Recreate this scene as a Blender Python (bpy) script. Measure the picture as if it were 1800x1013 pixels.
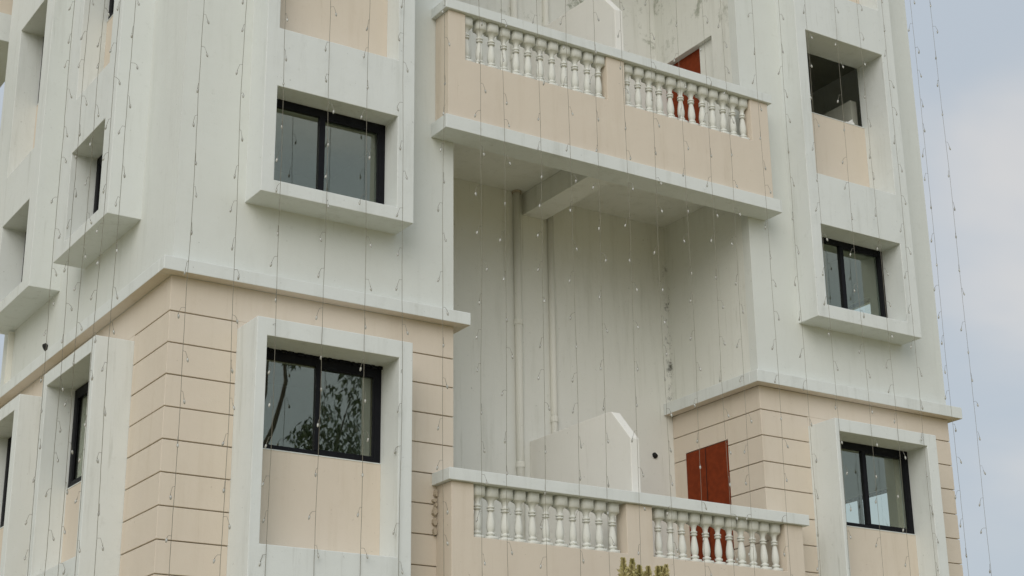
import bpy, bmesh, math, random
from mathutils import Vector, Matrix
R = math.radians
rnd = random.Random(7)
for o in list(bpy.data.objects): bpy.data.objects.remove(o)
S = bpy.context.scene
COL = S.collection

# ------------------------------------------------------------------ camera
cam = bpy.data.objects.new('camera', bpy.data.cameras.new('camera'))
COL.objects.link(cam)
fw = Vector((0.51220322, 0.791111, 0.33435199))
rt = Vector((0.84169408, -0.53981797, -0.01215032))
up = Vector((-0.17087696, -0.28764552, 0.94236995))
m = Matrix((rt, up, -fw)).transposed().to_4x4()
m.translation = Vector((-6.16337521, -16.32798712, 1.6))
cam.matrix_world = m
cam.data.sensor_width = 36.0
cam.data.lens = 2934.212 / 1800 * 36
cam.data.clip_start = 0.1
cam.data.clip_end = 2000
S.camera = cam

# ------------------------------------------------------------------ world: overcast NISHITA sky with soft cloud
SUN_EL, SUN_AZ = 31, 224      # azimuth: compass degrees, 180 = from -Y
W = bpy.data.worlds.new('World'); S.world = W; W.use_nodes = True
nt = W.node_tree; N = nt.nodes; L = nt.links; N.clear()
out = N.new('ShaderNodeOutputWorld'); bg = N.new('ShaderNodeBackground')
bg.inputs['Strength'].default_value = 0.1
L.new(bg.outputs[0], out.inputs[0])
sky = N.new('ShaderNodeTexSky'); sky.sky_type = 'NISHITA'; sky.sun_disc = False
sky.sun_elevation = R(SUN_EL); sky.sun_rotation = R(SUN_AZ); sky.dust_density = 4.0; sky.air_density = 1.2
tc = N.new('ShaderNodeTexCoord')
def wmath(op, a, b=None, c=None, clamp=False):
    n = N.new('ShaderNodeMath'); n.operation = op; n.use_clamp = clamp
    for i, x in enumerate((a, b, c)):
        if x is None: continue
        if isinstance(x, (int, float)): n.inputs[i].default_value = x
        else: L.new(x, n.inputs[i])
    return n.outputs[0]
noi = N.new('ShaderNodeTexNoise'); noi.inputs['Scale'].default_value = 2.6
noi.inputs['Detail'].default_value = 5; noi.inputs['Roughness'].default_value = 0.5
noi.inputs['Distortion'].default_value = 0.3
mp = N.new('ShaderNodeMapping'); mp.inputs['Scale'].default_value = (1, 1, 2.0)
mp.inputs['Location'].default_value = (0.3, 1.7, 0.4)
L.new(tc.outputs['Generated'], mp.inputs[0]); L.new(mp.outputs[0], noi.inputs['Vector'])
# a bank of pale cloud low to the right of the building
dot = N.new('ShaderNodeVectorMath'); dot.operation = 'DOT_PRODUCT'
L.new(tc.outputs['Generated'], dot.inputs[0]); dot.inputs[1].default_value = Vector((0.760, 0.560, 0.335)).normalized()
bank = wmath('MULTIPLY_ADD', dot.outputs['Value'], 70.0, -69.05, clamp=True)
n1 = wmath('MULTIPLY_ADD', noi.outputs['Fac'], 3.6, -1.5)
cl = wmath('ADD', wmath('MULTIPLY', bank, 1.0), n1)
cr = N.new('ShaderNodeMapRange'); cr.interpolation_type = 'SMOOTHSTEP'
cr.inputs['From Min'].default_value = 0.35; cr.inputs['From Max'].default_value = 1.15
L.new(cl, cr.inputs['Value'])
mc = N.new('ShaderNodeMix'); mc.data_type = 'RGBA'
mc.inputs[6].default_value = (4.9, 5.45, 6.05, 1); mc.inputs[7].default_value = (6.7, 6.6, 6.5, 1)
L.new(cr.outputs[0], mc.inputs[0])
sep = N.new('ShaderNodeSeparateXYZ'); L.new(tc.outputs['Generated'], sep.inputs[0])
zr = N.new('ShaderNodeMapRange'); zr.interpolation_type = 'SMOOTHSTEP'
zr.inputs['From Min'].default_value = 0.42; zr.inputs['From Max'].default_value = 1.0
zr.inputs['To Min'].default_value = 1.0; zr.inputs['To Max'].default_value = 1.45
L.new(sep.outputs['Z'], zr.inputs['Value'])
vs = N.new('ShaderNodeVectorMath'); vs.operation = 'SCALE'
L.new(mc.outputs[2], vs.inputs[0]); L.new(zr.outputs[0], vs.inputs['Scale'])
fin = N.new('ShaderNodeMix'); fin.data_type = 'RGBA'; fin.inputs[0].default_value = 0.88
L.new(sky.outputs[0], fin.inputs[6]); L.new(vs.outputs[0], fin.inputs[7])
L.new(fin.outputs[2], bg.inputs['Color'])

# ------------------------------------------------------------------ sun through cloud
sd = bpy.data.lights.new('sun', 'SUN'); sd.energy = 1.3; sd.angle = R(50); sd.color = (1.0, 0.965, 0.92)
sun = bpy.data.objects.new('sun', sd); COL.objects.link(sun)
az = R(SUN_AZ)
sdir = Vector((math.sin(az) * math.cos(R(SUN_EL)), math.cos(az) * math.cos(R(SUN_EL)), math.sin(R(SUN_EL))))
sun.rotation_euler = sdir.to_track_quat('Z', 'Y').to_euler()
sun.location = (0, -30, 40)

S.view_settings.view_transform = 'Standard'; S.view_settings.look = 'None'
S.view_settings.exposure = 0.09; S.view_settings.gamma = 1.0; S.view_settings.use_curve_mapping = False
S.render.engine = 'CYCLES'
S.cycles.max_bounces = 8; S.cycles.transparent_max_bounces = 12

# ------------------------------------------------------------------ materials
def mat(name):
    M = bpy.data.materials.new(name); M.use_nodes = True
    b = M.node_tree.nodes['Principled BSDF']
    return M, M.node_tree.nodes, M.node_tree.links, b
def noise(n, l, vec, scale, detail=4, rough=0.55, stretch=None):
    t = n.new('ShaderNodeTexNoise'); t.inputs['Scale'].default_value = scale
    t.inputs['Detail'].default_value = detail; t.inputs['Roughness'].default_value = rough
    if stretch:
        mm = n.new('ShaderNodeMapping'); mm.inputs['Scale'].default_value = stretch
        l.new(vec, mm.inputs[0]); l.new(mm.outputs[0], t.inputs['Vector'])
    else: l.new(vec, t.inputs['Vector'])
    return t.outputs['Fac']
def mrange(n, l, v, a, b, c=0.0, d=1.0):
    t = n.new('ShaderNodeMapRange'); t.interpolation_type = 'SMOOTHSTEP'
    t.inputs['From Min'].default_value = a; t.inputs['From Max'].default_value = b
    t.inputs['To Min'].default_value = c; t.inputs['To Max'].default_value = d
    l.new(v, t.inputs['Value']); return t.outputs[0]
def mixc(n, l, f, a, b):
    t = n.new('ShaderNodeMix'); t.data_type = 'RGBA'
    for i, x in ((0, f), (6, a), (7, b)):
        if isinstance(x, (int, float)): t.inputs[i].default_value = x
        elif isinstance(x, tuple): t.inputs[i].default_value = (*x, 1)
        else: l.new(x, t.inputs[i])
    return t.outputs[2]
def mul(n, l, a, b):
    t = n.new('ShaderNodeMath'); t.operation = 'MULTIPLY'
    for i, x in enumerate((a, b)):
        if isinstance(x, (int, float)): t.inputs[i].default_value = x
        else: l.new(x, t.inputs[i])
    return t.outputs[0]
def plaster(name, base, dirt, tint, amount=0.35, streak=0.3, mould=None):
    M, n, l, b = mat(name)
    g = n.new('ShaderNodeTexCoord').outputs['Object']
    big = noise(n, l, g, 0.7, 5, 0.6)
    c = mixc(n, l, mul(n, l, mrange(n, l, big, 0.35, 0.7), 0.5), base, tint)
    st = noise(n, l, g, 3.0, 6, 0.65, (1.6, 1.6, 0.16))
    c = mixc(n, l, mul(n, l, mrange(n, l, st, 0.5, 0.78), streak), c, dirt)
    fine = noise(n, l, g, 9, 6, 0.7)
    c = mixc(n, l, mul(n, l, mrange(n, l, fine, 0.56, 0.8), amount), c, dirt)
    spots = noise(n, l, g, 22, 3, 0.6)
    c = mixc(n, l, mul(n, l, mrange(n, l, spots, 0.70, 0.76), 0.5), c, tuple(x * .6 for x in dirt))
    runs = noise(n, l, g, 7.0, 5, 0.7, (1.8, 1.8, 0.10))
    c = mixc(n, l, mul(n, l, mrange(n, l, runs, 0.60, 0.74), streak * 1.2), c, dirt)
    if mould: c = mould(n, l, g, c)
    l.new(c, b.inputs['Base Color'])
    b.inputs['Roughness'].default_value = 0.82
    b.inputs['Specular IOR Level'].default_value = 0.25
    h1 = noise(n, l, g, 55, 4, 0.6); h2 = noise(n, l, g, 2.4, 3, 0.5)
    ad = n.new('ShaderNodeMath'); ad.operation = 'MULTIPLY_ADD'
    l.new(h2, ad.inputs[0]); ad.inputs[1].default_value = 6.0; l.new(h1, ad.inputs[2])
    bp = n.new('ShaderNodeBump'); bp.inputs['Strength'].default_value = 0.35; bp.inputs['Distance'].default_value = 0.004
    l.new(ad.outputs[0], bp.inputs['Height']); l.new(bp.outputs[0], b.inputs['Normal'])
    return M
def mould_corner(n, l, g, c):
    """black mildew running down the inner corner of the well and patches on the upper floor"""
    s = n.new('ShaderNodeSeparateXYZ'); l.new(g, s.inputs[0])
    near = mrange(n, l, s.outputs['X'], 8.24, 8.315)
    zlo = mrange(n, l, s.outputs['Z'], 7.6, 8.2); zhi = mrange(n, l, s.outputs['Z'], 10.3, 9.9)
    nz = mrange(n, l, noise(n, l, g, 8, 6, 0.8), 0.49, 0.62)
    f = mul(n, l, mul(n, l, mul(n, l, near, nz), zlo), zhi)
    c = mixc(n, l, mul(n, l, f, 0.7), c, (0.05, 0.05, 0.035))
    up_ = mrange(n, l, s.outputs['Z'], 12.4, 14.2)
    pt = mrange(n, l, noise(n, l, g, 2.7, 7, 0.75), 0.54, 0.68)
    c = mixc(n, l, mul(n, l, mul(n, l, pt, up_), 0.75), c, (0.20, 0.22, 0.15))
    return c
def mould_side(n, l, g, c):
    s = n.new('ShaderNodeSeparateXYZ'); l.new(g, s.inputs[0])
    up_ = mrange(n, l, s.outputs['Z'], 12.6, 14.2)
    pt = mrange(n, l, noise(n, l, g, 2.3, 7, 0.75, (1, 1, 0.7)), 0.54, 0.66)
    c = mixc(n, l, mul(n, l, mul(n, l, pt, up_), 0.7), c, (0.20, 0.22, 0.15))
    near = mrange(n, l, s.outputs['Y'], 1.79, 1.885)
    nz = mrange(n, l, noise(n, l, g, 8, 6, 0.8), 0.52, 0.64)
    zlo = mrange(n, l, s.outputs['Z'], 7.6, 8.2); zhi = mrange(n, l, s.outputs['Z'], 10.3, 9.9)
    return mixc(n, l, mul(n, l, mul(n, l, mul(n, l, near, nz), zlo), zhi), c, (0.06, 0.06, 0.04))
WHITE = (0.695, 0.718, 0.678)
BEIGE = (0.685, 0.61, 0.505)
M_white = plaster('white plaster', WHITE, (0.44, 0.455, 0.40), (0.655, 0.675, 0.64), 0.34, 0.26)
M_trim = plaster('white trim paint', (0.715, 0.742, 0.718), (0.45, 0.465, 0.42), (0.68, 0.71, 0.685), 0.32, 0.4)
M_well = plaster('well plaster', (0.765, 0.765, 0.71), (0.50, 0.50, 0.43), (0.73, 0.735, 0.68), 0.35, 0.5, mould_corner)
M_wside = plaster('well side plaster', (0.755, 0.76, 0.705), (0.50, 0.50, 0.43), (0.72, 0.73, 0.67), 0.3, 0.5, mould_side)
M_beige = plaster('beige plaster', BEIGE, (0.50, 0.42, 0.31), (0.67, 0.585, 0.49), 0.25, 0.3)
M_joint = plaster('joint mortar', (0.48, 0.42, 0.33), (0.28, 0.24, 0.18), (0.42, 0.37, 0.29), 0.3, 0.2)  # darker beige mortar of the joints and the core behind the bands
M_bal = plaster('baluster paint', (0.73, 0.735, 0.68), (0.42, 0.42, 0.34), (0.68, 0.69, 0.63), 0.3, 0.35)
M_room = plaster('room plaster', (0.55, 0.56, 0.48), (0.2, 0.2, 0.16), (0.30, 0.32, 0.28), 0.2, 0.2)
M_part = plaster('partition plaster', (0.79, 0.775, 0.72), (0.55, 0.53, 0.47), (0.76, 0.745, 0.69), 0.2, 0.25)
M_broken = plaster('broken mortar', (0.50, 0.43, 0.33), (0.13, 0.11, 0.08), (0.40, 0.34, 0.26), 0.9, 0.6)

def simple(name, col, rough=0.5, metal=0.0, spec=0.5):
    M, n, l, b = mat(name)
    g = n.new('ShaderNodeTexCoord').outputs['Object']
    v = mrange(n, l, noise(n, l, g, 14, 4), 0.3, 0.75)
    l.new(mixc(n, l, v, tuple(c * 0.82 for c in col), tuple(min(1, c * 1.12) for c in col)), b.inputs['Base Color'])
    b.inputs['Roughness'].default_value = rough; b.inputs['Metallic'].default_value = metal
    b.inputs['Specular IOR Level'].default_value = spec
    return M
M_black = simple('black aluminium', (0.006, 0.0065, 0.009), 0.55, 0.0, 0.18)
M_red = simple('red door paint', (0.20, 0.034, 0.008), 0.6, 0, 0.12)
M_pipe = plaster('painted pipe', (0.78, 0.77, 0.70), (0.55, 0.54, 0.45), (0.75, 0.74, 0.67), 0.1, 0.3)
M_dark = simple('dark hole', (0.01, 0.01, 0.01), 0.9)
M_wire = simple('fairy light wire', (0.17, 0.155, 0.11), 0.5)
M_bulbm = simple('clear bulb plastic', (0.44, 0.44, 0.40), 0.15, 0, 0.9)
M_lead = simple('bulb holder', (0.24, 0.23, 0.19), 0.4)
M_cloth = simple('white cloth', (0.8, 0.8, 0.78), 0.9)
M_bark = simple('bark', (0.09, 0.065, 0.045), 0.9)
M_steel = simple('steel', (0.4, 0.4, 0.4), 0.3, 1.0)

def leafmat(name, a, bcol):
    M, n, l, b = mat(name)
    oi = n.new('ShaderNodeTexCoord').outputs['Object']
    f = mrange(n, l, noise(n, l, oi, 5, 3), 0.35, 0.65)
    l.new(mixc(n, l, f, a, bcol), b.inputs['Base Color']); b.inputs['Roughness'].default_value = 0.6
    return M
M_leaf = leafmat('leaf', (0.035, 0.065, 0.02), (0.07, 0.11, 0.03))
M_plume = leafmat('plume', (0.34, 0.31, 0.10), (0.55, 0.48, 0.24))

def glass():
    M, n, l, b = mat('tinted window glass'); n.remove(b)
    o = n['Material Output']
    tr = n.new('ShaderNodeBsdfTransparent'); tr.inputs[0].default_value = (0.87, 0.92, 0.89, 1)
    gl = n.new('ShaderNodeBsdfGlossy'); gl.inputs['Color'].default_value = (0.88, 0.90, 0.79, 1); gl.inputs['Roughness'].default_value = 0.012
    g = n.new('ShaderNodeTexCoord').outputs['Object']
    bp = n.new('ShaderNodeBump'); bp.inputs['Strength'].default_value = 0.05; bp.inputs['Distance'].default_value = 0.01
    l.new(noise(n, l, g, 1.6, 1), bp.inputs['Height']); l.new(bp.outputs[0], gl.inputs['Normal'])
    lw = n.new('ShaderNodeLayerWeight'); lw.inputs['Blend'].default_value = 0.5
    fr = n.new('ShaderNodeMath'); fr.operation = 'POWER'; l.new(lw.outputs['Facing'], fr.inputs[0]); fr.inputs[1].default_value = 4.0
    ad = n.new('ShaderNodeMath'); ad.operation = 'MULTIPLY_ADD'; l.new(fr.outputs[0], ad.inputs[0])
    ad.inputs[1].default_value = 1.0; ad.inputs[2].default_value = 0.165
    mx = n.new('ShaderNodeMixShader'); l.new(ad.outputs[0], mx.inputs[0])
    l.new(tr.outputs[0], mx.inputs[1]); l.new(gl.outputs[0], mx.inputs[2]); l.new(mx.outputs[0], o.inputs[0])
    return M
M_glass = glass()

def groundmat():
    M, n, l, b = mat('dusty ground')
    g = n.new('ShaderNodeTexCoord').outputs['Object']
    c = mixc(n, l, mrange(n, l, noise(n, l, g, 0.25, 6), 0.4, 0.6), (0.34, 0.265, 0.135), (0.20, 0.19, 0.07))
    c = mixc(n, l, mul(n, l, mrange(n, l, noise(n, l, g, 6, 6), 0.4, 0.7), 0.5), c, (0.36, 0.30, 0.18))
    l.new(c, b.inputs['Base Color']); b.inputs['Roughness'].default_value = 0.95
    return M
M_ground = groundmat()

# ------------------------------------------------------------------ mesh helpers
class MB:
    def __init__(s): s.v = []; s.f = []; s.m = []
    def quad(s, pts, mi=0):
        i = len(s.v); s.v += [tuple(p) for p in pts]; s.f.append(tuple(range(i, i + len(pts)))); s.m.append(mi)
    def box(s, x0, x1, y0, y1, z0, z1, mi=0, under=None):
        i = len(s.v)
        s.v += [(x0, y0, z0), (x1, y0, z0), (x1, y1, z0), (x0, y1, z0), (x0, y0, z1), (x1, y0, z1), (x1, y1, z1), (x0, y1, z1)]
        for k, q in enumerate(((0, 3, 2, 1), (4, 5, 6, 7), (0, 1, 5, 4), (1, 2, 6, 5), (2, 3, 7, 6), (3, 0, 4, 7))):
            s.f.append(tuple(i + a for a in q)); s.m.append(under if (k == 0 and under is not None) else mi)
        return s
    def lathe(s, cx, cy, prof, seg=14, mi=0, square=()):
        rings = []
        for k, (r, z) in enumerate(prof):
            ring = []
            for j in range(seg):
                a = 2 * math.pi * (j + 0.5) / seg
                x, y = math.cos(a), math.sin(a)
                if k in square:
                    q = max(abs(x), abs(y)); x /= q; y /= q
                ring.append(len(s.v)); s.v.append((cx + r * x, cy + r * y, z))
            rings.append(ring)
        for a, b in zip(rings, rings[1:]):
            for j in range(seg):
                s.f.append((a[j], a[(j + 1) % seg], b[(j + 1) % seg], b[j])); s.m.append(mi)
        s.f.append(tuple(reversed(rings[0]))); s.m.append(mi); s.f.append(tuple(rings[-1])); s.m.append(mi)
        return s
    def tube(s, pts, rad, seg=6, mi=0):
        rings = []
        for k, p in enumerate(pts):
            p = Vector(p); a = Vector(pts[max(0, k - 1)]); b = Vector(pts[min(len(pts) - 1, k + 1)])
            d = (b - a).normalized(); ref = Vector((0, 0, 1)) if abs(d.z) < 0.9 else Vector((1, 0, 0))
            u = d.cross(ref).normalized(); w = d.cross(u)
            r = rad[k] if isinstance(rad, (list, tuple)) else rad
            ring = []
            for j in range(seg):
                t = 2 * math.pi * j / seg
                ring.append(len(s.v)); s.v.append(tuple(p + r * (math.cos(t) * u + math.sin(t) * w)))
            rings.append(ring)
        for a, b in zip(rings, rings[1:]):
            for j in range(seg):
                s.f.append((a[j], a[(j + 1) % seg], b[(j + 1) % seg], b[j])); s.m.append(mi)
        s.f.append(tuple(reversed(rings[0]))); s.m.append(mi); s.f.append(tuple(rings[-1])); s.m.append(mi)
        return s
    def cells(s, T, d0, d1, us, zs, holes, mi=0):
        """a slab in (u, z) with rectangular openings; T maps (u, depth, z) to world"""
        us = sorted(set(us) | {h[i] for h in holes for i in (0, 1)})
        zs = sorted(set(zs) | {h[i] for h in holes for i in (2, 3)})
        us = [u for u in us]; nu, nz = len(us) - 1, len(zs) - 1
        def solid(i, j):
            if not (0 <= i < nu and 0 <= j < nz): return False
            u, z = (us[i] + us[i + 1]) / 2, (zs[j] + zs[j + 1]) / 2
            return not any(h[0] < u < h[1] and h[2] < z < h[3] for h in holes)
        idx = {}
        def P(i, d, j):
            k = (i, d, j)
            if k not in idx: idx[k] = len(s.v); s.v.append(T(us[i], d1 if d else d0, zs[j]))
            return idx[k]
        def F(*q): s.f.append(q); s.m.append(mi)
        for i in range(nu):
            for j in range(nz):
                if not solid(i, j): continue
                F(P(i, 0, j), P(i + 1, 0, j), P(i + 1, 0, j + 1), P(i, 0, j + 1))
                F(P(i, 1, j), P(i, 1, j + 1), P(i + 1, 1, j + 1), P(i + 1, 1, j))
                if not solid(i - 1, j): F(P(i, 0, j), P(i, 0, j + 1), P(i, 1, j + 1), P(i, 1, j))
                if not solid(i + 1, j): F(P(i + 1, 0, j), P(i + 1, 1, j), P(i + 1, 1, j + 1), P(i + 1, 0, j + 1))
                if not solid(i, j - 1): F(P(i, 0, j), P(i, 1, j), P(i + 1, 1, j), P(i + 1, 0, j))
                if not solid(i, j + 1): F(P(i, 0, j + 1), P(i + 1, 0, j + 1), P(i + 1, 1, j + 1), P(i, 1, j + 1))
        return s
    def mesh(s, name, mats, smooth=False):
        me = bpy.data.meshes.new(name); me.from_pydata(s.v, [], s.f)
        for M in (mats if isinstance(mats, (list, tuple)) else [mats]): me.materials.append(M)
        me.polygons.foreach_set('material_index', s.m)
        bm = bmesh.new(); bm.from_mesh(me); bmesh.ops.recalc_face_normals(bm, faces=bm.faces); bm.to_mesh(me); bm.free()
        if smooth: me.polygons.foreach_set('use_smooth', [True] * len(me.polygons))
        me.update(); return me
    def build(s, name, mats, parent=None, loc=(0, 0, 0), bevel=0, smooth=False):
        o = bpy.data.objects.new(name, s.mesh(name, mats, smooth)); COL.objects.link(o)
        o.location = loc; o.parent = parent
        if bevel:
            b = o.modifiers.new('bevel', 'BEVEL'); b.width = bevel; b.segments = 2; b.limit_method = 'ANGLE'; b.angle_limit = R(40)
        return o
def empty(name, loc=(0, 0, 0), parent=None):
    o = bpy.data.objects.new(name, None); COL.objects.link(o); o.location = loc; o.parent = parent; o.empty_display_size = 0.2; return o
def tag(o, label, cat=None, group=None):
    o['label'] = label
    if cat: o['category'] = cat
    if group: o['group'] = group
    return o
def inst(name, me, parent, loc=(0, 0, 0), rot=0):
    o = bpy.data.objects.new(name, me); COL.objects.link(o); o.parent = parent; o.location = loc; o.rotation_euler = (0, 0, rot); return o
def front(off=0.0): return lambda u, d, z: (u, off + d, z)
def side(off=0.0): return lambda u, d, z: (off + d, u, z)
def tbox(mb, T, u0, u1, d0, d1, z0, z1, mi=0, under=None):
    a, b = T(u0, d0, z0), T(u1, d1, z1)
    mb.box(min(a[0], b[0]), max(a[0], b[0]), min(a[1], b[1]), max(a[1], b[1]), z0, z1, mi, under)

# ------------------------------------------------------------------ ground
g = MB(); n_ = 24; Sz = 600
for i in range(n_):
    for j in range(n_):
        x0, x1 = -Sz + 2 * Sz * i / n_, -Sz + 2 * Sz * (i + 1) / n_; y0, y1 = -Sz + 2 * Sz * j / n_, -Sz + 2 * Sz * (j + 1) / n_
        g.quad([(x0, y0, 0), (x1, y0, 0), (x1, y1, 0), (x0, y1, 0)])
go = g.build('ground', M_ground); go['kind'] = 'structure'

# ------------------------------------------------------------------ the building
B = tag(empty('apartment_building', (0, 0, 0)),
        'white and cream apartment building with a central balcony bay between two towers', 'building')
X1, X2, X3, YB, YE = 3.566, 8.34, 11.92, 1.889, 6.4
ZC, ZT = 7.855, 17.1       # start of white upper wall, roof underside
e = 0.005

# -- outer walls. Upper ones white, lower ones a cream core behind the plaster bands
def wholes(lst): return [(a - e, b + e, c - e, d + e) for a, b, c, d in lst]
UW = [(9.085, 10.207), (12.15, 13.26), (15.2, 16.3)]
LW = [(2.98, 4.115), (6.03, 7.165)]
RU = [(9.085, 10.233), (12.278, 13.291), (15.33, 16.34)]
RL = [(2.98, 4.146), (6.025, 7.196)]
def wall(T, d0, d1, u0, u1, z0, z1, holes, M):
    mb = MB(); mb.cells(T, d0, d1, [u0, u1], [z0, z1], holes); return mb.build('wall', M, B)
wall(front(), 0, .15, 0.0, X1, ZC, ZT, wholes([(.972, 2.542, a, b) for a, b in UW]), M_white)
wall(front(), .03, .15, 0.03, X1, 0, ZC, wholes([(.917, 2.538, a, b) for a, b in LW]), M_joint)
colsU = [(1.423, 2.626), (4.32, 5.53)]; colsL = [(1.17, 2.72), (3.99, 5.40)]
wall(side(), 0, .15, 0.152, YE, ZC, ZT, wholes([(u0, u1, a, b) for u0, u1 in colsU for a, b in UW]), M_white)
wall(side(), .03, .15, 0.152, YE, 0, ZC, wholes([(u0, u1, a, b) for u0, u1 in colsL for a, b in LW]), M_joint)
wall(side(X1), -.15, 0, 0.152, YE, 0, ZT, [], M_white)
# right tower
wall(front(), 0, .15, X2, X3, ZC, ZT, [(9.328 - e, 10.87 + e, 9.085, 10.24), (9.328 - e, 10.87 + e, 11.003, 13.296), (9.328 - e, 10.87 + e, 15.3, 16.34)], M_white)
wall(front(), .03, .15, X2 + .03, X3 - .03, 0, ZC, wholes([(9.243, 10.884, a, b) for a, b in RL]), M_joint)
wall(side(X2), 0, .15, .152, YB, ZC, ZT, [(.553, 1.80, 10.90, 13.355)], M_wside)
wall(side(X2), .03, .15, .152, YB, 0, ZC, [], M_joint)
sidew = [(1.18, 2.35, z, z + 1.04) for z in (6.0, 9.02)]
wall(side(X3), -.15, 0, .152, YE, 0, ZT, sidew, M_white)
# well back wall and rear walls
wall(front(YB), 0, .15, X1, X2 + .15, 0, ZT, [], M_well)
wall(front(YE), -.15, 0, .152, X1 - .152, 0, ZT, [], M_white)
wall(front(YE), -.15, 0, X2 + .16, X3 - .152, 0, ZT, [], M_white)
# dark rooms: floors and cross walls
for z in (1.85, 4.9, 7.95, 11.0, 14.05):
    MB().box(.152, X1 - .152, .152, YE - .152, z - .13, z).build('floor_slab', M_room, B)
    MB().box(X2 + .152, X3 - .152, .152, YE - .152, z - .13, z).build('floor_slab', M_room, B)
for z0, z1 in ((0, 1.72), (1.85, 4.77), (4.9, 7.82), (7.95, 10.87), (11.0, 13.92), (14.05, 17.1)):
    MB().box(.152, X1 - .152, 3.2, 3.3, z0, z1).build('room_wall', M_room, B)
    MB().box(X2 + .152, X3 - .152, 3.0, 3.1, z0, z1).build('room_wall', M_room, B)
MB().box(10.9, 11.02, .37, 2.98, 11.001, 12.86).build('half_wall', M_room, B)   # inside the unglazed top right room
MB().box(-.62, 12.7, -.62, YE + .1, ZT + .001, ZT + .25).build('roof', M_white, B, bevel=.01)

# -- cornice between the cream and the white storeys (cream painted underside)
def cornice(parts, z0, z1, name='cornice'):
    mb = MB()
    for b_ in parts: mb.box(*b_, z0, z1, 0, 1)
    return mb.build(name, [M_trim, M_beige], B, bevel=.008)
c = .152
cornice([(-c, X1 + c, -c, .002)], ZC, 8.012)
cornice([(-c, .002, .003, YE)], ZC, 8.012)
cornice([(X1 - .002, X1 + c, .003, YB)], ZC, 8.012)
cornice([(X2 - c, X3 + c, -c, .002)], 7.828, 7.998)
cornice([(X2 - c, X2 + .002, .003, YB)], 7.828, 7.998)
cornice([(X3 - .002, X3 + c, .003, YE)], 7.828, 7.998)

# -- rusticated plaster bands, one object each, joints recessed
GAP = .0125
def band(parts, z0, z1):
    mb = MB()
    for b_ in parts: mb.box(*b_, z0, z1)
    # merge touching corner pieces so the band wraps the corner as one body
    return mb.build('plaster_band', M_beige, B, bevel=.004)
G, ZG = .356, 7.449
def Lpoly(pts, z0, z1, name='plaster_band', M=None, bev=.004):
    mb = MB(); k = len(pts)
    mb.quad([(x, y, z0) for x, y in reversed(pts)]); mb.quad([(x, y, z1) for x, y in pts])
    for i in range(k):
        a, b_ = pts[i], pts[(i + 1) % k]
        mb.quad([(a[0], a[1], z0), (b_[0], b_[1], z0), (b_[0], b_[1], z1), (a[0], a[1], z1)])
    o = mb.build(name, M or M_beige, B)
    bm = bmesh.new(); bm.from_mesh(o.data); bmesh.ops.remove_doubles(bm, verts=bm.verts, dist=1e-5)
    bmesh.ops.recalc_face_normals(bm, faces=bm.faces); bm.to_mesh(o.data); bm.free()
    if bev:
        b = o.modifiers.new('bevel', 'BEVEL'); b.width = bev; b.segments = 1; b.limit_method = 'ANGLE'; b.angle_limit = R(40)
    return o
def jit(): return rnd.uniform(-.0015, .0015)
D = .036
for k in range(13):
    zt = ZG - k * G - GAP / 2; zb = ZG - (k + 1) * G + GAP / 2
    j = jit()
    Lpoly([(j, j), (.797, j), (.797, D), (D, D), (D, 1.04), (j, 1.04)], zb, zt)                     # left tower outer corner
    Lpoly([(2.71, j), (X1 + .001, j), (X1 + .001, D), (2.71, D)], zb, zt)
    Lpoly([(j, 2.88), (D, 2.88), (D, 3.80), (j, 3.80)], zb, zt)
    Lpoly([(j, 5.58), (D, 5.58), (D, YE), (j, YE)], zb, zt)
    zt = 7.500 - k * .355 - GAP / 2; zb = 7.500 - (k + 1) * .355 + GAP / 2
    if k == 0:   # the first course passes over the door
        zb0 = 7.226 + .012
        Lpoly([(X2 + j, j), (9.178, j), (9.178, D), (X2 + D, D), (X2 + D, .705), (X2 + j, .705)], zb, zt)
        MB().box(X2 + j, X2 + D, .7055, YB - .001, zb0, zt).build('plaster_band', M_beige, B)
        MB().box(X2 + j, X2 + D, 1.622, YB - .001, zb + .001, zb0 - .001).build('plaster_band', M_beige, B)
    else:
        Lpoly([(X2 + j, j), (9.178, j), (9.178, D), (X2 + D, D), (X2 + D, .705), (X2 + j, .705)], zb, zt)
        MB().box(X2 + j, X2 + D, 1.622, YB - .001, zb - .019, zt).build('plaster_band', M_beige, B)
    Lpoly([(11.071, j), (X3 - j, j), (X3 - j, 1.07), (X3 - D, 1.07), (X3 - D, D), (11.071, D)], zb, zt)
    MB().box(X3 - D, X3 - j, 2.46, YE, zb, zt).build('plaster_band', M_beige, B)
# smooth frieze above the first joint
Lpoly([(.0, .0), (X1 + .001, 0), (X1 + .001, D), (D, D), (D, YE), (0, YE)], ZG + GAP / 2, ZC - .001, 'frieze')
Lpoly([(X2, 0), (X3, 0), (X3, YE), (X3 - D, YE), (X3 - D, D), (X2 + D, D), (X2 + D, YB - .001), (X2, YB - .001)], 7.500 + GAP / 2, 7.827, 'frieze')
# short wall fill between frame tops and frieze
MB().box(.799, 2.708, 0, D, 7.2, ZG + GAP / 2 - .001).build('frieze', M_beige, B)
MB().box(9.18, 11.069, 0, D, 7.2, 7.500 + GAP / 2 - .001).build('frieze', M_beige, B)

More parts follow.
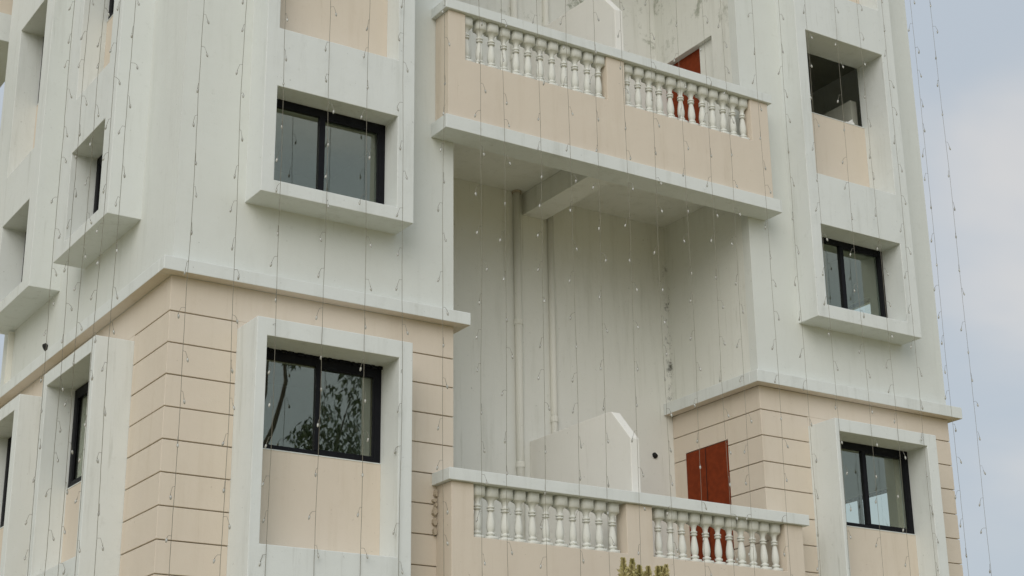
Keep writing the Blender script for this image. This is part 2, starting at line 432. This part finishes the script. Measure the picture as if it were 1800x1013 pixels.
# -- projecting window surrounds
def surround(T, u0, u1, p, r0, r1, z0, z1, holes, depth=.05, name='window_surround', label=None):
    mb = MB(); mb.cells(T, -p, depth, [u0, u1], [z0, z1], [(r0, r1, a, b_) for a, b_ in holes])
    o = mb.build(name, M_trim, B, bevel=.007)
    return o
def panel(T, r0, r1, d0, d1, z0, z1):
    mb = MB(); tbox(mb, T, r0 + .001, r1 - .001, d0, d1, z0 + .001, z1 - .012); o = mb.build('panel', M_beige, B)
    mb = MB(); tbox(mb, T, r0 + .001, r1 - .001, d0 - .006, d1, z1 - .012, z1 - .001); mb.build('ledge', M_trim, B)
def window(T, r0, r1, w, z0, z1, mull, top=.10, jamb=.08, bot=.05, mw=.065, rough=False):
    """sliding window: black aluminium frame, mullion and two panes"""
    mb = MB(); t = .06; a, b_ = r0 + .002, r1 - .002
    mb.cells(T, w, w + t, [a, b_], [z0 + .001, z1 - .002], [(a + jamb, b_ - jamb, z0 + bot, z1 - top)])
    if rough:   # ragged sealant along the head
        x = a + .02
        while x < b_ - .05:
            l_ = rnd.uniform(.03, .09); tbox(mb, T, x, x + l_, w - rnd.uniform(.012, .03), w - .001, z1 - rnd.uniform(.02, .045), z1 - .003); x += l_ + rnd.uniform(.0, .05)
    f = mb.build('window', M_black, B, bevel=.004)
    mb = MB(); tbox(mb, T, mull - mw / 2, mull + mw / 2, w - .006, w + t - .01, z0 + bot + .001, z1 - top - .001); mb.build('mullion', M_black, f)
    for (p0, p1, dd) in ((a + jamb - .01, mull - .005, .022), (mull + .005, b_ - jamb + .01, .036)):
        mb = MB(); q = [T(p0, w + dd, z0 + bot - .01), T(p1, w + dd, z0 + bot - .01), T(p1, w + dd, z1 - top + .01), T(p0, w + dd, z1 - top + .01)]
        tbox(mb, T, p0, p1, w + dd, w + dd + .005, z0 + bot - .01, z1 - top + .01); mb.build('pane', M_glass, f)
        # thin sash edge round each pane
    mb = MB(); s0, s1 = mull + mw / 2 + .002, b_ - jamb - .002
    mb.cells(T, w + .004, w + .03, [s0, s1], [z0 + bot + .001, z1 - top - .001], [(s0 + .012, s1 - .02, z0 + bot + .02, z1 - top - .022)]); mb.build('sash', M_black, f)
    return f
F0, S0 = front(), side()
# left tower, upper
surround(F0, .815, 2.768, .427, .972, 2.542, 8.876, 16.95, [(9.037, 10.207), (10.951, 13.26), (14.0, 16.3)])
for (a, b_) in UW: window(F0, .972, 2.542, -.12, a, b_, 1.695)
for a, b_ in ((9.037, 9.085), (10.951, 12.15), (14.0, 15.2)): panel(F0, .972, 2.542, -.128, .06, a, b_)
# left tower, lower
surround(F0, .795, 2.712, .534, .917, 2.538, 0.1, 7.369, [(1.85, 4.115), (4.907, 7.165)])
for a, b_ in LW: window(F0, .917, 2.538, -.12, a, b_, 1.735, top=.12, mw=.05, rough=True)
for a, b_ in ((1.85, 2.98), (4.907, 6.03)): panel(F0, .917, 2.538, -.128, .06, a, b_)
# right tower, upper
surround(F0, 9.142, 11.13, .395, 9.328, 10.87, 8.837, 16.95, [(9.034, 10.233), (11.008, 13.291), (14.05, 16.34)], depth=.148)
window(F0, 9.328, 10.87, -.023, 9.085, 10.233, 10.045, top=.08)
window(F0, 9.328, 10.87, -.023, 15.33, 16.34, 10.045)
panel(F0, 9.328, 10.87, -.03, .14, 9.034, 9.085); panel(F0, 9.328, 10.87, -.03, .14, 14.05, 15.33)
panel(F0, 9.328, 10.87, .10, .20, 11.008, 12.278)
# right tower, lower
surround(F0, 9.176, 11.073, .522, 9.243, 10.884, 0.1, 7.371, [(1.85, 4.146), (4.93, 7.196)])
for a, b_ in RL: window(F0, 9.243, 10.884, -.139, a, b_, 10.03)
for a, b_ in ((1.85, 2.98), (4.93, 6.025)): panel(F0, 9.243, 10.884, -.147, .06, a, b_)
# side columns
for (o0, o1), (r0, r1) in zip(((1.091, 3.025), (3.99, 6.16)), colsU):
    surround(S0, o0, o1, .408, r0, r1, 8.876, 16.95, [(9.037, 10.207), (10.951, 13.26), (14.0, 16.3)])
    for (a, b_) in UW: window(S0, r0, r1, -.08, a, b_, (r0 + r1) / 2)
    for a, b_ in ((9.037, 9.085), (10.951, 12.15), (14.0, 15.2)): panel(S0, r0, r1, -.088, .06, a, b_)
for (o0, o1), (r0, r1) in zip(((1.042, 2.878), (3.802, 5.578)), colsL):
    surround(S0, o0, o1, .45, r0, r1, 0.1, 7.385, [(1.85, 4.15), (4.93, 7.215)])
    for (a, b_) in ((2.98, 4.15), (6.0, 7.205)): window(S0, r0, r1, -.10, a, b_, (r0 + r1) / 2)
    for a, b_ in ((1.85, 2.98), (4.93, 6.0)): panel(S0, r0, r1, -.108, .06, a, b_)
    MB().box(-.0, D, o0 + .002, o1 - .002, 7.2, ZG + GAP / 2 - .001).build('frieze', M_beige, B)
TR = lambda u, d, z: (X3 - d, u, z)
surround(TR, 1.072, 2.458, .12, 1.18, 2.35, 0.1, 7.371, [(6.0, 7.04)], depth=.034)
MB().box(X3 - D, X3, 1.075, 2.455, 7.3715, 7.500 + GAP / 2 - .001).build('frieze', M_beige, B)
surround(TR, 1.072, 2.458, .12, 1.18, 2.35, 8.837, 16.95, [(9.02, 10.06)], depth=.034)
# mullions of the unglazed openings in the right wall
for (u0, u1, z0, z1) in sidew:
    f = MB().cells(side(X3), -.09, -.05, [u0 + .001, u1 - .001], [z0 + .001, z1 - .001], [(u0 + .03, 1.80, z0 + .05, z1 - .05), (1.87, u1 - .03, z0 + .05, z1 - .05)]).build('window', M_black, B)

# -- balcony well: pipes, ceiling beams
def pipe(x, y, r, z0, z1):
    p = MB().lathe(x, y, [(r, z0), (r, z1)], 16).build('drain_pipe', M_pipe, B, smooth=False)
    for q in p.data.polygons: q.use_smooth = len(q.vertices) == 4
    return p
for z0, z1 in ((4.86, 10.743), (10.9, 16.3)):
    p = pipe(5.70, YB - .045, .052, z0, z1)
    MB().lathe(5.70, YB - .045, [(.066, z1 - .035), (.068, z1 - .003)], 16).build('collar', M_broken, p)
    for q in (z0 + 1.9, z0 + 3.9): MB().lathe(5.70, YB - .045, [(.058, q), (.062, q + .01), (.062, q + .07), (.058, q + .08)], 16).build('collar', M_pipe, p)
    p = pipe(6.27, YB - .035, .045, z0, z1)
    for q in (z0 + 2.6,): MB().lathe(6.27, YB - .035, [(.051, q), (.055, q + .01), (.055, q + .07), (.051, q + .08)], 16).build('collar', M_pipe, p)

def baluster_mesh(h):
    pr = [(.074, 0), (.074, .050), (.050, .058), (.036, .066), (.036, .074), (.052, .082), (.054, .100), (.050, .112), (.034, .118), (.034, .128),
          (.043, .145), (.050, .20), (.0495, .25), (.042, .33), (.031, .41), (.027, .445), (.045, .449), (.045, .470), (.030, .473),
          (.030, .486), (.046, .489), (.046, .512), (.031, .515), (.031, .545), (.035, .575), (.046, .61), (.066, .64), (.078, .648), (.078, .8)]
    zmax = pr[-1][1]
    pr = [(r, z / zmax * h) for r, z in pr]
    me = MB().lathe(0, 0, pr, 16, square=(0, 1, len(pr) - 3, len(pr) - 2, len(pr) - 1)).mesh('baluster', M_bal)
    me.polygons.foreach_set('use_smooth', [len(p.vertices) == 4 for p in me.polygons]); me.update()
    return me
def balcony(dz, xs, xe, ys, xcs, xce, ycs, cb, ct, slab0, slab1, px0, px1, py0, py1, hz, holes, cents, label):
    b = tag(empty('balcony', (xs, 0, slab0), B), label)
    o = (-xs, 0, -slab0)
    MB().box(xs, xe, ys, -.003, slab0, slab1).build('slab', M_trim, b, o, bevel=.006)
    MB().box(X1 + .002, X2 - .002, -.115, -.004, slab1 + .001, slab0 + .479).build('edge_beam', M_trim, b, o)
    MB().box(X1 + .002, X2 - .002, -.114, YB - .002, slab0 + .481, slab0 + .64).build('floor_slab', M_well, b, o)
    MB().box(5.82, 6.20, .0, YB - .002, slab0 + .157, slab0 + .480).build('cross_beam', M_well, b, o, bevel=.006)
    w_ = MB(); w_.cells(F0, py0, py1, [px0, px1], [slab1, cb - .001], [(a, c_, hz, cb - .001) for a, c_ in holes])
    w_.build('parapet', M_beige, b, o, bevel=.006)
    MB().box(px0 + .001, X1 - .001, py1 + .001, -.002, slab1 + .002, cb - .002).build('parapet_return', M_beige, b, o)
    MB().box(X2 + .001, px1 - .001, py1 + .001, -.002, slab1 + .002, cb - .002).build('parapet_return', M_beige, b, o)
    cp = MB(); cp.box(xcs, xce, ycs, ycs + .31, cb, ct)
    cp.build('cap_rail', M_trim, b, o, bevel=.007)
    MB().box(xcs + .001, X1, ycs + .311, -.002, cb + .001, ct - .001).build('cap_rail', M_trim, b, o)
    MB().box(X2, xce - .001, ycs + .311, -.002, cb + .001, ct - .001).build('cap_rail', M_trim, b, o)
    me = baluster_mesh(cb - hz - .002)
    for x, y in cents:
        q = inst('baluster', me, b, (x - xs, y, hz - slab0 + .001)); w2 = rnd.uniform(.94, 1.05); q.scale = (w2, w2, 1); q.rotation_euler = (rnd.uniform(-.012, .012), rnd.uniform(-.012, .012), rnd.uniform(-.05, .05)); q.location.x += rnd.uniform(-.004, .004)
    return b
up_b = balcony(0, 3.243, 8.646, -.37, 3.243, 8.593, -.37, 11.915, 12.05, 10.263, 10.448, 3.302, 8.54, -.325, -.12, 11.275,
        [(3.55, 5.74), (6.03, 8.22)], [(3.622 + i * .1855, -.225) for i in range(12)] + [(6.135 + i * .1834, -.225) for i in range(12)][:12], 'upper balcony with twenty four white balusters')
lo_b = balcony(0, 3.273, 8.703, -.40, 3.273, 8.703, -.40, 5.885, 6.026, 4.228, 4.415, 3.335, 8.62, -.345, -.13, 5.268,
        [(3.63, 5.79), (6.18, 8.32)], [(3.732 + i * .1914, -.235) for i in range(11)] + [(6.364 + i * .1879 - .02, -.235) for i in range(11)], 'lower balcony with twenty two white balusters')
MB().box(X1 + .002, X2 - .002, -.115, YB - .002, 16.3, 16.5).build('ceiling', M_well, B)

# -- partition walls that split each balcony in two
def partition(dz, name='partition_wall'):
    mb = MB()
    pf, pb = (6.075, -.10), (5.885, YB - .003)     # front and back line of the left face
    def pos(t, z, off): return (pf[0] + (pb[0] - pf[0]) * t + off, pf[1] + (pb[1] - pf[1]) * t, z)
    prof = [(0, 4.87), (0, 6.79), (.17, 7.20), (.215, 7.21), (1, 7.155), (1, 4.87)]
    A = [pos(t, z + dz, 0) for t, z in prof]; Bq = [pos(t, z + dz, .135) for t, z in prof]
    mb.quad(A); mb.quad(list(reversed(Bq)))
    for i in range(len(A)):
        j = (i + 1) % len(A); mb.quad([A[i], Bq[i], Bq[j], A[j]])
    o = mb.build(name, M_part, B)
    bm = bmesh.new(); bm.from_mesh(o.data); bmesh.ops.remove_doubles(bm, verts=bm.verts, dist=1e-5); bmesh.ops.recalc_face_normals(bm, faces=bm.faces); bm.to_mesh(o.data); bm.free()
    b = o.modifiers.new('bevel', 'BEVEL'); b.width = .008; b.segments = 2
partition(0); partition(6.035)

# -- doors on the well side of the right tower
d = MB().box(X2 - .006, X2 + .029, .713, 1.614, 4.88, 7.224).build('door', M_red, B, bevel=.004)
MB().box(X2 - .012, X2 - .0065, 1.18, 1.186, 4.88, 7.22).build('seam', M_dark, d)
MB().box(X2 - .04, X2 - .0075, .78, .80, 5.85, 6.0).build('handle', M_steel, d)
d = MB().box(X2 + .10, X2 + .135, .935, 1.795, 10.905, 13.35).build('door', M_red, B, bevel=.004)
MB().box(X2 + .06, X2 + .099, 1.0, 1.02, 11.85, 12.0).build('handle', M_steel, d)
MB().box(X2 + .075, X2 + .14, .556, .932, 10.905, 13.352).build('door_panel', M_wside, B)
MB().box(X2 + .09, X2 + .14, .9325, .9345, 10.905, 13.352).build('door_frame', M_trim, B)

# -- drain holes, broken mortar
MB().tube([(7.984, YB - .035, 7.20), (7.984, YB + .002, 7.235)], [.035, .035], 10).build('drain_outlet', M_dark, B)
MB().tube([(-.03, 4.353, 8.20), (.002, 4.353, 8.22)], [.052, .052], 10).build('drain_outlet', M_dark, B)
MB().box(-.07, -.001, 5.9, 5.96, 8.05, 8.85).build('pipe_bracket', M_pipe, B)
mb = MB(); z = 5.84
while z > 5.30:
    h = rnd.uniform(.04, .12); wdt = rnd.uniform(.025, .07)
    cx_, pts = 3.318 - wdt * .3, []
    ring0 = []
    k = 7
    for i in range(k):
        a = 2 * math.pi * i / k; rr = rnd.uniform(.7, 1.15)
        ring0.append((cx_ + wdt * .5 * rr * math.cos(a), z - h / 2 + h * .5 * rr * math.sin(a)))
    dd = rnd.uniform(.02, .06)
    mb.quad([(x, -dd, zz) for x, zz in ring0]); 
    for i in range(k):
        a, b_ = ring0[i], ring0[(i + 1) % k]
        mb.quad([(a[0], -dd, a[1]), (a[0] , .0, a[1]), (b_[0], .0, b_[1]), (b_[0], -dd, b_[1])])
    z -= h * rnd.uniform(.8, 1.25)
mb.build('broken_mortar', M_broken, B)

# -- rear wing seen as a sliver at the far left
mb = MB(); mb.box(-9, -.003, 6.45, 9.5, 13.50, 17.1, 0, 1); mb.build('wing_wall', [M_beige, M_white], B)
MB().box(-9.03, -.003, 6.41, 6.449, 13.50, 13.95).build('wing_band', M_trim, B)
MB().box(-9, -.003, 8.2, 8.4, 0, 13.499).build('wing_wall', M_well, B)
MB().box(-9, -8.8, 6.45, 8.199, 0, 13.499).build('wing_wall', M_well, B)

# ------------------------------------------------------------------ cloth on the sill of the unglazed window
mb = MB(); random.seed(3)
pts = [(-.10, 0), (.09, -.004), (.10, .03), (.07, .05), (.055, .09), (.02, .07), (-.03, .03), (-.09, .02)]
ys = [0, .05, .10]
for k, y in enumerate(ys):
    pass
A = [(x + .004 * i, 0, z) for i, (x, z) in enumerate(pts)]; Bq = [(x * .8, .07, z * .75) for x, z in pts]
mb.quad(A); mb.quad(list(reversed(Bq)))
for i in range(len(A)):
    j = (i + 1) % len(A); mb.quad([A[i], A[j], Bq[j], Bq[i]])
cl_ = mb.build('white_cloth', M_cloth, None, (10.57, .11, 12.279), smooth=True)
tag(cl_, 'crumpled white cloth lying on the sill of the unglazed top right window', 'cloth')

# ------------------------------------------------------------------ fairy lights
def bulb_mesh(k):
    mb = MB(); r2 = random.Random(100 + k)
    ang = r2.uniform(0, 6.28); sx = math.cos(ang); sy = math.sin(ang)
    L1 = r2.uniform(.035, .075); dr = r2.uniform(.0, .06)
    p0 = Vector((0, 0, 0)); p1 = Vector((sx * L1 * .6, sy * L1 * .6, -.002)); p2 = Vector((sx * L1, sy * L1, -.02 - dr)); 
    dv = Vector((sx * r2.uniform(-.3, .5), sy * .2, -1)).normalized()
    mb.tube([p0, p1, p2, p2 + dv * .018], [.0022, .0022, .0026, .005], 5, 0)
    q = p2 + dv * .018
    mb.tube([q, q + dv * .008, q + dv * .028, q + dv * .040, q + dv * .046], [.006, .0118, .0118, .008, .003], 7, 1)
    return mb.mesh('bulb', [M_lead, M_bulbm], smooth=True)
BM = [bulb_mesh(k) for k in range(14)]
ZTOP = 17.1
def light_string(x, y, label, amp=.012, zb=3.6):
    s = tag(empty('fairy_light_string', (x, y, zb)), label, 'fairy lights', 'strings of fairy lights hanging down the building')
    ph = rnd.uniform(0, 6); f1 = rnd.uniform(.5, .9); f2 = rnd.uniform(1.7, 2.6)
    def off(z): return (amp * math.sin(f1 * z + ph) + amp * .4 * math.sin(f2 * z + 2 * ph), amp * .6 * math.cos(f1 * z + ph))
    pts = []; z = zb
    while z <= ZTOP:
        a, b_ = off(z); pts.append((a + rnd.uniform(-.0022, .0022), b_, z - zb)); z += .15
    pts.append((*off(ZTOP), ZTOP - zb))
    MB().tube(pts, .0030, 4).build('wire', M_wire, s)
    z = zb + rnd.uniform(.1, .45)
    while z < 15.4:
        a, b_ = off(z)
        q = inst('bulb', rnd.choice(BM), s, (a, b_, z - zb), rnd.uniform(0, 6.28)); z += rnd.uniform(.36, .54)
    return s
XS = [(-.03, 'at the outer corner of the left tower'), (.49, 'just left of the left tower windows'),
      (.985, 'over the left edge of the left tower windows'), (1.55, 'over the middle of the left tower windows'),
      (2.073, 'over the right pane of the left tower windows'), (2.545, 'over the right frame of the left tower windows'),
      (3.10, 'at the left end of both balconies'), (3.61, 'first inside the balcony bay, at its left wall'),
      (3.96, 'over the third baluster of both balconies'), (4.48, 'just right of the middle of the left balusters'),
      (4.95, 'in front of the well just left of the two drain pipes'), (5.38, 'over the last balusters left of the balcony pillar'),
      (5.84, 'over the balcony pillar and the partition wall'), (6.32, 'just right of the partition wall peak'),
      (6.79, 'over the left part of the right hand balusters'), (7.24, 'left half of the red doors seen behind it'),
      (7.61, 'right of the red doors on the balconies'), (8.17, 'over the right end of the balusters'),
      (8.68, 'just past the right end of the balconies'), (9.21, 'over the left edge of the right tower windows'),
      (9.785, 'over the left pane of the right tower windows'), (10.31, 'over the right pane of the right tower windows'),
      (10.80, 'over the right reveal of the right tower windows'), (11.43, 'against the sky close beside the right tower'),
      (11.86, 'against the sky farthest right of all')]
for x, t in XS:
    light_string(x, -.55 + rnd.uniform(-.02, .02), 'fairy lights hanging ' + t)
YSs = [(.25, 'nearest the front corner'), (.80, 'over the near edge of the first side window column'),
       (1.38, 'over the black glass of the first side windows'), (1.91, 'over the far reveal of the first side windows'),
       (2.54, 'along the far edge of the first side window column')]
for y, t in YSs:
    light_string(-.55, y, 'fairy lights on the left flank, ' + t)

# ------------------------------------------------------------------ trees
def leaf_cloud(mb, cx_, cy_, cz_, rx, ry, rz, n, ln, wd, droop, rr, mi=0):
    for _ in range(n):
        while True:
            a, b_, c_ = rr.uniform(-1, 1), rr.uniform(-1, 1), rr.uniform(-1, 1)
            if a * a + b_ * b_ + c_ * c_ <= 1: break
        p = Vector((cx_ + a * rx, cy_ + b_ * ry, cz_ + c_ * rz))
        t = rr.uniform(0, 6.28); dv = Vector((math.cos(t), math.sin(t), -droop * rr.uniform(.3, 1.4))).normalized()
        sv = dv.cross(Vector((rr.uniform(-1, 1), rr.uniform(-1, 1), rr.uniform(-.3, 1)))).normalized()
        l_ = ln * rr.uniform(.6, 1.3); w_ = wd * rr.uniform(.7, 1.3)
        mb.quad([p, p + dv * l_ * .45 + sv * w_, p + dv * l_, p + dv * l_ * .45 - sv * w_], mi)
rr = random.Random(11)
t = tag(empty('tall_tree', (8.3, -14.0, 0)), 'tall leafy tree whose drooping branches are mirrored in the lower left window', 'tree')
tr = MB()
tr.tube([(-1.6, 0, 0), (-1.55, 0, 4), (-1.35, .05, 8), (-1.25, 0, 9.8), (-.95, 0, 11.0), (-.9, 0, 12.3)], [.28, .17, .09, .05, .036, .02], 8)
tr.tube([(-1.2, 0, 9.2), (-.75, .0, 10.3), (-.5, 0, 11.3), (-.62, 0, 12.3)], [.07, .05, .04, .015], 6)
tr.tube([(-1.3, 0, 8.2), (-.2, .2, 9.1), (.7, 0, 10.0), (1.1, 0, 11.6)], [.07, .05, .035, .015], 6)
tr.tube([(-.2, .2, 9.1), (1.0, .3, 9.5), (1.9, .2, 10.4)], [.07, .05, .02], 6)
tr.build('trunk', M_bark, t)
cr_ = MB()
cl = [(-.35, 0, 11.9, .22, .3, .35), (-.15, .1, 10.2, .3, .3, .3), (.35, 0, 10.3, .5, .5, .5), (.75, .1, 9.9, .7, .5, .55), (.15, .1, 9.6, .6, .5, .35), (1.2, 0, 10.7, .35, .4, .6), (1.5, 0, 9.9, .6, .5, .5),
      (-.1, 0, 12.3, .18, .2, .3), (1.15, 0, 11.7, .42, .3, .6), (1.7, 0, 11.0, .4, .3, .7), (.55, 0, 11.0, .25, .3, .4), (-1.5, 0, 11.6, .15, .2, .4), (-1.2, 0, 12.6, .3, .3, .3),
      (0, 0, 8.8, 1.4, .8, .6), (-1.8, .2, 8.4, 1.0, .8, .7)]
for (a, b_, c_, rx, ry, rz) in cl:
    leaf_cloud(cr_, a, b_, c_, rx, ry, rz, int(330 * (rx * rz) / .25 * .8), .16, .026, 1.9, rr)
cr_.build('crown', M_leaf, t)
# feathery plant whose tips reach the bottom edge of the picture
t = tag(empty('feathery_tree', (5.33, -1.2, 0)), 'slender plant with brownish feathery tips below the lower balcony pillar', 'plant')
tr = MB(); fo = MB()
for k in range(14):
    x1 = -.33 + .66 * k / 13 + rr.uniform(-.03, .03); y1 = rr.uniform(-.12, .12); zt = 4.985 - rr.uniform(0, .14)
    if k in (1, 5, 6, 11): zt += .04
    tr.tube([(x1 * .2, y1 * .2, .0), (x1 * .35, y1 * .5, 2.2), (x1 * .8, y1, 3.9), (x1, y1, zt)], [.03, .022, .012, .004], 5)
    for q in range(420):
        f = rr.random(); z = zt - .55 * f * f
        p = Vector((x1 * (1 - .1 * f), y1, z)); a = rr.uniform(0, 6.28)
        dv = Vector((math.cos(a), math.sin(a), rr.uniform(.5, 1.8))).normalized(); l_ = (.025 + .07 * f) * rr.uniform(.7, 1.3)
        sv = dv.cross(Vector((math.sin(a), -math.cos(a), .3))).normalized() * .011
        fo.quad([p, p + dv * l_ * .5 + sv, p + dv * l_, p + dv * l_ * .5 - sv])
    leaf_cloud(fo, x1, y1, 3.9, .18, .18, .5, 60, .07, .012, -.6, rr)
    leaf_cloud(fo, x1, y1, 4.70, .06, .08, .20, 90, .05, .010, -1.2, rr)
tr.build('trunk', M_bark, t); fo.build('crown', M_plume, t)
